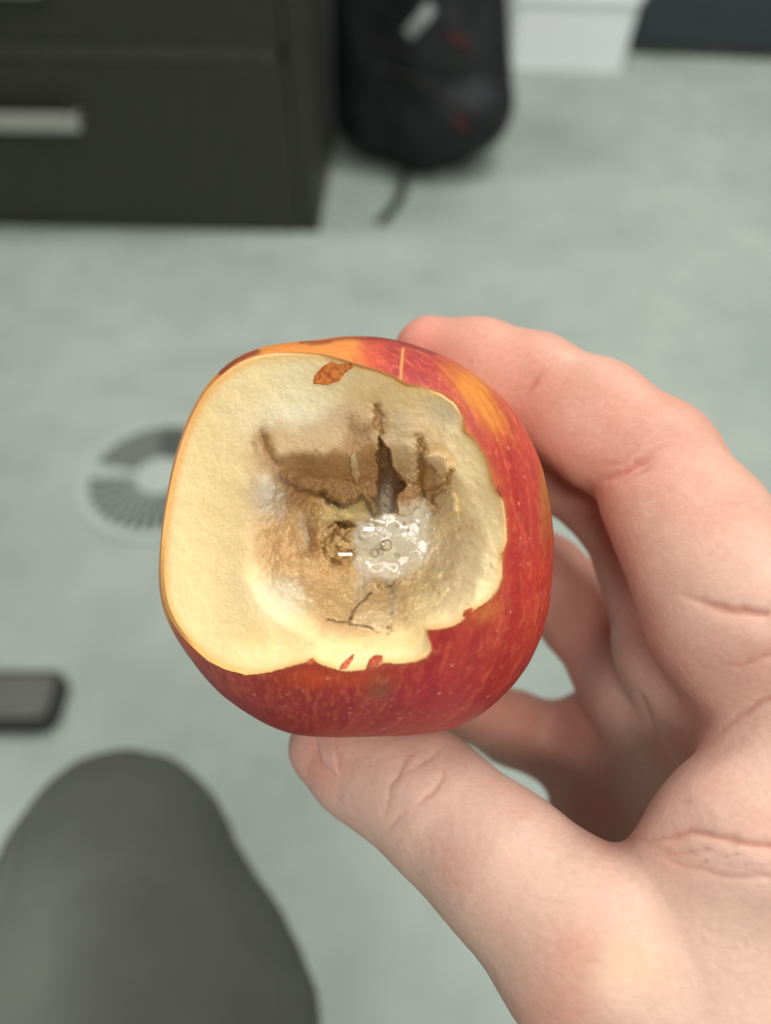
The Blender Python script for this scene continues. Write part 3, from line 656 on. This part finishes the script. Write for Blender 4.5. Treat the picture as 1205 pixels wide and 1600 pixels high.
def flesh_color(x, y, q, rough):
    n = fbm(x / 40, y / 40, 5.5, 4); n2 = fbm(x / 9, y / 9, 2.5, 4); n3 = fbm(x / 3, y / 3, 8.5, 3)
    X = x + 16 * fbm(x / 22, y / 22, 1.1, 5, .65); Y = y + 20 * fbm(x / 22, y / 22, 6.1, 5, .65)
    c = np.tile(lin((246, 220, 162)), x.shape + (1,))
    c = mixc(c, (246, 217, 148), sst(0.0, .6, n) * .6)
    c = mixc(c, (240, 228, 186), np.maximum(gau(X, Y, 470, 620, 90, 60), 0) * .7)
    c = mixc(c, (236, 226, 200), gau(X, Y, 455, 925, 55, 45) * .8 + gau(X, Y, 500, 665, 90, 32) * .8)
    c = mixc(c, (248, 226, 176), sst(620, 720, X) * .6)
    c = mixc(c, (222, 190, 130), gau(X, Y, 585, 615, 75, 28) * .75)
    c = mixc(c, (240, 222, 184), gau(X, Y, 690, 650, 35, 25) * .8)
    # tan halo then brown rot
    halo = poly_sd(X, Y, [(388, 680), (410, 655), (450, 668), (530, 640), (560, 615), (640, 625), (690, 660), (712, 720), (704, 780), (676, 815), (668, 880), (648, 905), (640, 975), (560, 1000), (490, 985), (480, 925), (420, 890), (392, 860), (385, 760)])
    c = mixc(c, (214, 180, 130), sst(-18, 22, halo) * .85)
    c = mixc(c, (222, 182, 134), gau(X, Y, 440, 850, 50, 40) * .9)
    c = mixc(c, (214, 176, 124), gau(X, Y, 530, 965, 50, 22) * .8 + gau(X, Y, 500, 915, 45, 22, 35) * .8)
    led = poly_sd(X, Y, [(400, 672), (418, 672), (440, 700), (480, 705), (530, 700), (545, 660), (585, 648), (596, 690), (650, 700), (690, 720), (695, 755), (672, 796), (630, 800), (600, 815), (590, 800), (540, 785), (490, 775), (480, 800), (440, 800), (425, 760), (404, 710)])
    c = mixc(c, (172, 132, 82), sst(-8, 16, led) * (.95 - .25 * sst(0, .6, n2)))
    c = mixc(c, (150, 112, 66), gau(X, Y, 470, 725, 40, 18) * .75 + gau(X, Y, 560, 690, 25, 40) * .4 + gau(X, Y, 488, 835, 10, 30) * .8 + gau(X, Y, 412, 695, 10, 28) * .7)
    c = mixc(c, (250, 230, 184), np.clip(gau(X, Y, 708, 875, 52, 75) * 1.1, 0, .9))
    # pale flaps
    def pat(pts, col_, s_, soft=2.0):
        nonlocal c
        jx = x + (2.6 * fbm(x / 5, y / 5, 2.4, 3) + 4.5 * fbm(x / 13, y / 13, 12.4, 2)); jy = y + (2.6 * fbm(x / 5, y / 5, 7.4, 3) + 4.5 * fbm(x / 13, y / 13, 17.4, 2)); c = mixc(c, col_, sst(-soft, soft, poly_sd(jx, jy, pts)) * s_ * (0.8 + 0.35 * n2))
    pat([(593, 678), (605, 682), (612, 668), (618, 645), (640, 640), (652, 655), (654, 700), (652, 745), (640, 764), (634, 748), (624, 736), (614, 727), (613, 708), (606, 692)], (214, 190, 146), .95)
    pat([(551, 704), (558, 708), (563, 725), (563, 745), (557, 757), (552, 745), (549, 725)], (206, 184, 142), .9)
    pat([(660, 716), (668, 709), (680, 708), (696, 715), (702, 735), (690, 746), (680, 742), (672, 724), (664, 722)], (216, 192, 148), .6, 4)
    pat([(681, 776), (690, 768), (706, 768), (713, 782), (712, 798), (700, 803), (688, 795)], (222, 204, 164), .8, 4)
    pat([(668, 896), (676, 890), (688, 893), (690, 905), (702, 920), (690, 930), (674, 918)], (248, 228, 176), .8, 5)
    pat([(560, 958), (580, 952), (600, 955), (615, 965), (600, 985), (560, 985), (548, 975)], (238, 216, 172), .7)
    pat([(594, 684), (606, 702), (612, 730), (633, 758), (617, 772), (614, 800), (602, 815), (592, 800), (594, 760), (592, 720)], (120, 94, 66), .8, 6)  # void beside the shard, shade of its depth painted in
    # core flesh, foam stain, mould
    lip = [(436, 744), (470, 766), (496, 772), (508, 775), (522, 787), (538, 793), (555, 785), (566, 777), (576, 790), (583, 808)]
    jx_ = x + (2.6 * fbm(x / 5, y / 5, 2.4, 3) + 4.5 * fbm(x / 13, y / 13, 12.4, 2)); jy_ = y + (2.6 * fbm(x / 5, y / 5, 7.4, 3) + 4.5 * fbm(x / 13, y / 13, 17.4, 2))
    led_ = [(440, 735), (592, 715), (592, 775), (590, 800), (583, 803), (578, 785), (566, 772), (555, 780), (538, 788), (522, 782), (508, 770), (496, 768), (470, 762)]
    c = mixc(c, (218, 200, 140), gau(X, Y, 525, 805, 34, 20) * .9 + gau(X, Y, 568, 795, 22, 16) * .9)
    c_old = c.copy(); pat(led_, (162, 124, 78), .9, 2.5); fm = sst(712, 772, Y + 8 * n2)[..., None]; c = c_old * (1 - fm) + c * fm
    c = mixc(c, (222, 184, 128), gau(X, Y, 528, 862, 34, 26) * .8)
    c = mixc(c, (216, 182, 128), gau(x, y, 532, 852, 36, 32) * 1.3)
    c = mixc(c, (104, 76, 48), np.exp(-(seg_dist(jx_, jy_, lip) / 4.5) ** 2) * .75)  # shadow under the ledge's lip painted into the colour
    c = mixc(c, (232, 226, 206), gau(X, Y, 622, 850, 55, 42) * .95 + gau(X, Y, 650, 800, 22, 14) * .7 + gau(X, Y, 604, 780, 10, 30) * .5)
    c = mixc(c, (216, 208, 190), gau(X, Y, 567, 905, 9, 30) * .5 + gau(X, Y, 612, 930, 6, 40) * .5 + gau(X, Y, 478, 830, 7, 28) * .55)
    c = mixc(c, (214, 204, 186), gau(X, Y, 422, 775, 24, 28) * .95); c = mixc(c, (138, 132, 112), gau(X, Y, 436, 762, 7, 16, -15) * .6 * sst(-.3, .3, n2))
    for pts, w_ in (([(580, 926), (562, 944), (552, 956), (546, 968)], 2.2), ([(546, 972), (528, 972), (512, 968)], 1.8), ([(546, 976), (570, 977), (584, 983)], 1.8)):
        c = mixc(c, (120, 96, 62), np.exp(-(seg_dist(x + 2 * n3, y + 2 * n3, pts) / w_) ** 2) * .75)
    sp_ = sst(0.12, 0.45, fbm(x / 2.6, y / 2.6, 4.5, 2)); msk = gau(X, Y, 565, 668, 38, 30) + gau(X, Y, 500, 700, 80, 14) * .7 + gau(X, Y, 625, 690, 25, 35) * .4
    c = mixc(c, (118, 90, 60), sp_ * msk * .55)
    c = c * (1 + (.05 + .12 * rough) * n3)[..., None]
    # translucent flesh right under the skin
    rim = sst(0.93, 0.998, q); c = mixc(c, (244, 178, 92), rim * (.55 + .35 * sst(450, 300, x)) * sst(-.9, .2, n2 + .4))
    return np.clip(c, 0.01, 1)
allx = np.r_[AC[0], (xo + AC[0]).ravel()]; ally = np.r_[AC[1], (yo + AC[1]).ravel()]
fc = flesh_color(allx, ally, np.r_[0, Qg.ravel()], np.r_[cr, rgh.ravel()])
wet = np.clip(gau(allx, ally, 560, 850, 75, 55) * 1.3 + gau(allx, ally, 590, 930, 50, 40) + gau(allx, ally, 488, 830, 16, 40) + .6 * gau(allx, ally, 720, 850, 40, 60) + .5 * gau(allx, ally, 390, 1000, 60, 25), 0, 1)
m_flesh = material('apple_flesh', rough=0.5)
nz = noise_tex(m_flesh, 1500, 4, 0.6); nz2 = noise_tex(m_flesh, 500, 3)
aw = nd(m_flesh, 'ShaderNodeAttribute'); aw.attribute_name = 'wet'
mr_ = nd(m_flesh, 'ShaderNodeMapRange'); mr_.inputs['To Min'].default_value = 0.55; mr_.inputs['To Max'].default_value = 0.14; lk(m_flesh, aw.outputs['Fac'], mr_.inputs['Value']); lk(m_flesh, mr_.outputs[0], P(m_flesh).inputs['Roughness'])
b1 = bump(m_flesh, nz.outputs['Fac'], 0.15, 0.0002); b2 = bump(m_flesh, nz2.outputs['Fac'], 0.06, 0.0006, b1.outputs[0]); lk(m_flesh, b2.outputs[0], P(m_flesh).inputs['Normal'])
nr = ramp(m_flesh, nz.outputs['Fac'], [(0.3, (0.95, 0.94, 0.92)), (0.7, (1.03, 1.03, 1.03))])
lk(m_flesh, mixrgb(m_flesh, 'MULTIPLY', 1.0, tint(m_flesh), nr.outputs[0]), P(m_flesh).inputs['Base Color'])
P(m_flesh).inputs['Subsurface Weight'].default_value = 0.15; P(m_flesh).inputs['Subsurface Radius'].default_value = (1.0, 0.7, 0.35); P(m_flesh).inputs['Subsurface Scale'].default_value = 0.002
Fl = [tuple(q) for q in []]
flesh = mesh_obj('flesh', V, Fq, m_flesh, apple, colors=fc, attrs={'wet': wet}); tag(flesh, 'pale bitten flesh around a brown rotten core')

# ---- peel
ns = 210
tq = np.linspace(0, 1, ns)
T = tb[None] + (-1.5705 - tb[None]) * (tq[:, None] ** 1.25)
rho = A_[None] * np.cos(T) ** PW; zk = HF * np.sign(np.sin(T)) * np.abs(np.sin(T)) ** PW
zk = np.where(zk < 0, zk * 0.95, zk)
rim_up = np.exp(-tq[:, None] * 60) * 0.00022
dk = D0 - zk
X = rho * (np.cos(phi)[None]) ; Y = -rho * (np.sin(phi)[None])
bmp = 0.00035 * fbm(X * 90, Y * 90, zk * 90, 3) * sst(0, .08, tq)[:, None]
sc = 1 + bmp / 0.038
X = X * sc; Y = Y * sc
Vk = np.stack([X + ray[0] * dk - AO[0], Y + ray[1] * dk - AO[1], zk + rim_up * (1 - m__)[None]], -1)
sx = CX + F * (Vk[..., 0] + AO[0]) / (D0 - zk); sy = CY - F * (Vk[..., 1] + AO[1]) / (D0 - zk)
# streaks along meridians of the stem axis (which lies close to the picture's vertical)
yy = Vk[..., 1] / 0.039; lon = np.arctan2(Vk[..., 0] + 0.2 * 0.039, Vk[..., 2] + 1e-6); lat = np.arcsin(np.clip(yy, -1, 1))
st1 = fbm(lon * 14, lat * 2.2, 1.5, 4); st2 = fbm(lon * 45, lat * 4.0, 7.5, 3); bl = fbm(Vk[..., 0] * 60, Vk[..., 1] * 60, Vk[..., 2] * 60, 4); fn = fbm(Vk[..., 0] * 900, Vk[..., 1] * 900, Vk[..., 2] * 900, 3)
c = np.tile(lin((174, 54, 50)), sx.shape + (1,))
c = mixc(c, (188, 68, 56), sst(-.1, .5, st1) * .8); c = mixc(c, (162, 40, 46), sst(0, .5, -st1) * .6)
c = mixc(c, (214, 104, 70), sst(.0, .5, st2 + .5 * fn) * .45)
c = mixc(c, (206, 66, 48), sst(760, 860, sx) * sst(.0, .5, bl + .3) * .5)
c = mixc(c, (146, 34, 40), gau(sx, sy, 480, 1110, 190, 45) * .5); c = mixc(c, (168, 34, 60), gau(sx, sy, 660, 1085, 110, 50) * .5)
yel = gau(sx, sy, 738, 606, 26, 40, -35) + gau(sx, sy, 772, 655, 20, 40, -32) * .7 + gau(sx, sy, 700, 575, 16, 20) * .25 + gau(sx, sy, 735, 690, 14, 40, -20) * .55
c = mixc(c, (222, 140, 56), np.clip(yel * 1.25, 0, 1) * sst(-.75, .55, .55 * st2 + .35 * st1 + .3 * bl + .6 * (yel - .4)))
top_l = sst(590, 545, sx + 22 * st2) * sst(610, 560, sy); c = mixc(c, (232, 146, 64), top_l * .95)
c = mixc(c, (222, 92, 60), gau(sx, sy, 580, 555, 24, 30) * .6)
lft = sst(362, 325, sx) * sst(1010, 960, sy); c = mixc(c, (244, 162, 84), lft * .95)
c = mixc(c, (206, 84, 40), gau(sx, sy, 285, 1010, 30, 36, 50) * .7 + gau(sx, sy, 480, 1058, 45, 16) * .75 + gau(sx, sy, 570, 1062, 60, 14) * .5)
c = mixc(c, (196, 116, 60), gau(sx, sy, 760, 955, 26, 16, -40) * .75 + gau(sx, sy, 770, 745, 12, 40, -20) * .5)
c = mixc(c, (176, 128, 62), sst(838, 850, sx) * sst(900, 760, sy) * sst(680, 740, sy) * .6)
c = mixc(c, (140, 88, 62), np.clip(gau(sx, sy, 595, 1075, 22, 20) * 1.2, 0, 1) * sst(-.6, .2, fn + bl) * .75)
# dark folds on the top shoulder and the pale scratch
c = mixc(c, (120, 40, 40), np.exp(-(seg_dist(sx, sy, [(345, 582), (365, 566), (385, 556), (402, 549)]) / 5) ** 2) * .85 + np.exp(-(seg_dist(sx, sy, [(470, 535), (500, 534), (540, 528), (600, 529), (640, 539), (680, 553)]) / 3.2) ** 2) * .7)
c = mixc(c, (150, 62, 40), np.exp(-(seg_dist(sx, sy, [(485, 538), (500, 537), (515, 534)]) / 3) ** 2) * .6)
c = mixc(c, (232, 168, 88), np.exp(-(seg_dist(sx, sy, [(630, 545), (628, 565), (626, 592)]) / 2.0) ** 2) * .9)
ed = np.exp(-(tq[:, None] * 90)) * np.ones(NP); c = mixc(c, (226, 130, 62), ed * .6 * sst(-.6, .2, bl))
sk = fbm(lon * 70, lat * 26, 2.5, 2); c = mixc(c, (222, 128, 84), sst(.05, .45, sk) * sst(-.4, .4, bl) * .38)
c = np.clip(c * (1 + .16 * fn)[..., None], 0.005, 1)
i0 = np.arange(ns - 1)[:, None] * NP + np.arange(NP)[None]; i1 = np.arange(ns - 1)[:, None] * NP + (np.arange(NP)[None] + 1) % NP
Fk = np.stack([i0, i0 + NP, i1 + NP, i1], -1).reshape(-1, 4)[:, ::-1]
m_peel = material('apple_peel', rough=0.42)
vo = nd(m_peel, 'ShaderNodeTexVoronoi'); vo.inputs['Scale'].default_value = 520; tc = nd(m_peel, 'ShaderNodeTexCoord'); lk(m_peel, tc.outputs['Object'], vo.inputs['Vector'])
dots = ramp(m_peel, vo.outputs['Distance'], [(0.08, (1, 1, 1)), (0.22, (0, 0, 0))])
vo2 = ramp(m_peel, noise_tex(m_peel, 260, 2).outputs['Fac'], [(0.46, (0, 0, 0)), (0.62, (1, 1, 1))])
dm_ = mixrgb(m_peel, 'MULTIPLY', 1.0, dots.outputs[0], vo2.outputs[0])
mt_ = nd(m_peel, 'ShaderNodeMath'); mt_.operation = 'MULTIPLY'; mt_.inputs[1].default_value = 0.55; lk(m_peel, dm_, mt_.inputs[0])
lk(m_peel, mixrgb(m_peel, 'MIX', mt_.outputs[0], tint(m_peel), tuple(lin((238, 168, 120)))), P(m_peel).inputs['Base Color'])
np_ = noise_tex(m_peel, 700, 3); lk(m_peel, bump(m_peel, np_.outputs['Fac'], 0.12, 0.0002).outputs[0], P(m_peel).inputs['Normal'])
P(m_peel).inputs['Specular IOR Level'].default_value = 0.4
tag(mesh_obj('peel', Vk.reshape(-1, 3), Fk, m_peel, apple, colors=c.reshape(-1, 3)), 'red skin streaked with yellow and orange')

# ---- scraps of peel left on the flesh
def zat(x, y):
    x = A3(x, float); y = A3(y, float); r = np.hypot(x - AC[0], y - AC[1]); a_ = np.mod(np.arctan2(y - AC[1], x - AC[0]), 2 * np.pi)
    ii = (a_ / (2 * np.pi) * NP).astype(int) % NP; q = np.clip(r / rb[ii], 0, 1)
    zb_ = zbs[ii] * 1000
    z, _, _ = flesh_height(x, y, np.minimum(r / rbs[ii], 1), zb_); e = sst(0.982, 1, q); return z * (1 - e) + zb[ii] * e
def drape(name, pts, mat, lift, step=1.5, base=None, colf=None, parent=apple, dome=0.0):
    p = A3(pts, float); p_ = p; xs = np.arange(p[:, 0].min() - step, p[:, 0].max() + 2 * step, step); ys = np.arange(p[:, 1].min() - step, p[:, 1].max() + 2 * step, step)
    gx, gy = np.meshgrid(xs, ys, indexing='ij'); sd = poly_sd(gx, gy, [tuple(q) for q in pts]); ok = sd > -step
    z = zat(gx, gy) if base is None else base(gx, gy)
    z = z + lift * sst(-step, step * 1.5, sd) + dome * sst(0, 8, sd) - 0.0002 * (sd <= 0)
    vt = place((gx - AC[0]).ravel(), (gy - AC[1]).ravel(), z.ravel()); nx_, ny_ = gx.shape
    idx = np.arange(nx_ * ny_).reshape(nx_, ny_); okc = ok[:-1, :-1] & ok[1:, :-1] & ok[:-1, 1:] & ok[1:, 1:]
    q = np.stack([idx[:-1, :-1], idx[:-1, 1:], idx[1:, 1:], idx[1:, :-1]], -1)[okc]
    used = np.unique(q); rm = -np.ones(nx_ * ny_, int); rm[used] = np.arange(len(used)); q = rm[q]
    cl = colf(gx.ravel()[used], gy.ravel()[used]) if colf else None
    return mesh_obj(name, vt[used], q, mat, parent, colors=cl, attrs={'falloff': sst(0, 11, sd.ravel()[used] + 3 * fbm(gx.ravel()[used] / 7, gy.ravel()[used] / 7, 1.5, 2))})
def scrap_col(a, b):
    return lambda x, y: np.clip(mixc(np.tile(lin(a), (len(x), 1)), b, sst(-.3, .4, fbm(x / 4, y / 4, 3.3, 3))), 0, 1)
m_scrap = material('peel_scrap', rough=0.5); lk(m_scrap, tint(m_scrap), P(m_scrap).inputs['Base Color'])
for pts, ca, cb in (([(489, 600), (491, 587), (503, 573), (518, 564), (530, 569), (551, 567), (553, 574), (540, 582), (531, 595), (512, 602)], (226, 138, 62), (190, 92, 40)),
                    ([(529, 1047), (534, 1037), (545, 1027), (554, 1020), (552, 1030), (541, 1045)], (206, 110, 56), (176, 74, 40)),
                    ([(571, 1046), (577, 1030), (586, 1023), (598, 1024), (598, 1032), (586, 1044)], (190, 84, 46), (158, 56, 40)),
                    ([(722, 962), (726, 954), (736, 949), (741, 951), (735, 960), (728, 966)], (206, 96, 50), (176, 60, 40)),
                    ([(776, 766), (780, 758), (785, 766), (787, 774), (783, 777)], (190, 84, 50), (150, 50, 40)),
                    ([(478, 1036), (484, 1030), (492, 1028), (490, 1036), (482, 1040)], (222, 120, 66), (190, 80, 50))):
    drape('peel_scrap', pts, m_scrap, 0.00025, 1.2, colf=scrap_col(ca, cb))

def wet_film(m, k=6.0, rough=0.03):              # thin clear liquid: lets the flesh through and mirrors the lamps
    t = m.node_tree; tr = nd(m, 'ShaderNodeBsdfTransparent'); tr.inputs[0].default_value = (0.97, 0.95, 0.90, 1)
    gl = nd(m, 'ShaderNodeBsdfGlossy'); gl.inputs['Roughness'].default_value = rough; fr = nd(m, 'ShaderNodeFresnel'); fr.inputs[0].default_value = 1.34
    mu = nd(m, 'ShaderNodeMath'); mu.operation = 'MULTIPLY'; mu.inputs[1].default_value = k; mu.use_clamp = True; lk(m, fr.outputs[0], mu.inputs[0])
    mx = nd(m, 'ShaderNodeMixShader'); lk(m, mu.outputs[0], mx.inputs[0]); lk(m, tr.outputs[0], mx.inputs[1]); lk(m, gl.outputs[0], mx.inputs[2])
    for l in P(m).inputs['Normal'].links: lk(m, l.from_socket, gl.inputs['Normal'])
    lk(m, mx.outputs[0], t.nodes['Material Output'].inputs['Surface'])
# ---- milky juice in the core, with bubbles
m_juice = material('juice', (0.78, 0.74, 0.62), 0.06)
P(m_juice).inputs['Transmission Weight'].default_value = 0.0; P(m_juice).inputs['IOR'].default_value = 1.34
aj = nd(m_juice, 'ShaderNodeAttribute'); aj.attribute_name = 'tint'; lk(m_juice, aj.outputs['Color'], P(m_juice).inputs['Base Color'])
nj = noise_tex(m_juice, 160, 2); lk(m_juice, bump(m_juice, nj.outputs['Fac'], 0.10, 0.001).outputs[0], P(m_juice).inputs['Normal'])
pj = ramp(m_juice, noise_tex(m_juice, 380, 3).outputs['Fac'], [(0.35, (0.40,) * 3), (0.7, (0.85,) * 3)]); af = nd(m_juice, 'ShaderNodeAttribute'); af.attribute_name = 'falloff'; lk(m_juice, mixrgb(m_juice, 'MULTIPLY', 1.0, pj.outputs[0], af.outputs['Color']), P(m_juice).inputs['Alpha'])
pool = [(546, 832), (556, 812), (580, 806), (600, 798), (620, 800), (640, 792), (668, 780), (680, 800), (682, 835), (676, 866), (658, 890), (630, 906), (616, 912), (604, 912), (592, 906), (576, 908), (560, 900), (546, 878), (552, 856)]
zpool = 0.0104
def juice_z(x, y):
    a_ = zat(x, y) + 0.00005; b_ = zpool + 0.0003 * fbm(x / 28, y / 28, 3.7, 2) - 0.0004; return -smin(-a_, -b_ * np.ones_like(a_), 0.0012)
def jcol(x, y):
    c = np.tile(lin((244, 240, 222)), (len(x), 1)); return np.clip(mixc(c, (226, 212, 172), sst(-.2, .5, fbm(x / 12, y / 12, 5., 3)) * .5), 0, 1)
drape('juice', pool, m_juice, 0.0004, 1.5, base=juice_z, colf=jcol); 
# the film over the core lump
lump = [(500, 850), (506, 828), (522, 815), (545, 812), (560, 822), (566, 842), (560, 866), (546, 884), (524, 884), (508, 872)]
m_film = material('juice_film', (0.95, 0.9, 0.78), 0.05); P(m_film).inputs['Transmission Weight'].default_value = 1.0; P(m_film).inputs['IOR'].default_value = 1.34; nf2 = noise_tex(m_film, 220, 2); lk(m_film, bump(m_film, nf2.outputs['Fac'], 0.15, 0.001).outputs[0], P(m_film).inputs['Normal'])
wet_film(m_film, 1.0)
tag(drape('juice', lump, m_film, 0.0003, 1.5), 'thin clear wet film')
m_drop = material('clear_juice', (0.97, 0.95, 0.88), 0.03); P(m_drop).inputs['Transmission Weight'].default_value = 1.0; P(m_drop).inputs['IOR'].default_value = 1.34; P(m_drop).inputs['Specular IOR Level'].default_value = 0.8
wet_film(m_drop, 2.5)
for dx, dy, dr, dR in ((578, 832, 25, 0.016), (536, 872, 20, 0.012), (597, 852, 11, 0.004)):
    ring_ = [(dx + dr * math.cos(t_), dy + dr * .8 * math.sin(t_)) for t_ in np.linspace(0, 2 * math.pi, 25)[:-1]]
    z0 = max(zat([dx], [dy])[0], zat([dx + dr * .4], [dy])[0], zat([dx], [dy - dr * .4])[0], juice_z(A3([dx * 1.]), A3([dy * 1.]))[0] if dx > 560 else 0) + 0.0005
    drape('droplet', ring_, m_drop, 0.0, 1.2, base=lambda x, y: z0 - ((x - dx) ** 2 + (y - dy) ** 2) * (D0 / F) ** 2 / (2 * dR))
m_bub = material('bubble', (0.85, 0.82, 0.7), 0.04); P(m_bub).inputs['Transmission Weight'].default_value = 1.0; P(m_bub).inputs['IOR'].default_value = 1.34
lk(m_bub, ramp(m_bub, noise_tex(m_bub, 200).outputs['Fac'], [(0.3, (0.75, 0.7, 0.55)), (0.7, (0.9, 0.88, 0.8))]).outputs[0], P(m_bub).inputs['Base Color'])
wet_film(m_bub, 3.0)
rs = np.random.RandomState(3); bubs = [(604, 852, 9), (585, 864, 7), (609, 911, 7), (595, 862, 5), (592, 917, 4), (621, 868, 4)]
for cx_, cy_, sx_, sy_, n_ in ((603, 790, 5, 22, 22), (612, 945, 4, 25, 30), (570, 915, 5, 16, 14), (610, 983, 9, 5, 16), (640, 815, 22, 12, 20), (535, 838, 18, 12, 14), (725, 835, 16, 20, 12), (485, 850, 5, 12, 8), (600, 918, 14, 4, 8)):
    for _ in range(n_): bubs.append((cx_ + rs.randn() * sx_ * .6, cy_ + rs.randn() * sy_ * .7, rs.uniform(1.0, 2.6)))
BV = []; BF = []; nb_ = 0; nu, nv = 10, 6
for bx, by, br in bubs:
    z = max(zat([bx], [by])[0], zpool if 560 < bx < 660 and 810 < by < 895 else -1); cpt = place(A3([bx - AC[0]]), A3([by - AC[1]]), A3([z + 0.0001]))[0]; r = br * D0 / F
    for j in range(nv + 1):
        for i in range(nu):
            a_ = 2 * math.pi * i / nu; b_ = math.pi / 2 * j / nv
            BV.append(cpt + r * A3([math.cos(a_) * math.cos(b_), math.sin(a_) * math.cos(b_), 0.75 * math.sin(b_)]))
    for j in range(nv):
        for i in range(nu): BF.append((nb_ + j * nu + i, nb_ + j * nu + (i + 1) % nu, nb_ + (j + 1) * nu + (i + 1) % nu, nb_ + (j + 1) * nu + i))
    nb_ += nu * (nv + 1)
tag(mesh_obj('bubbles', BV, BF, m_bub, apple), 'tiny foam bubbles in the juice', kind='stuff')
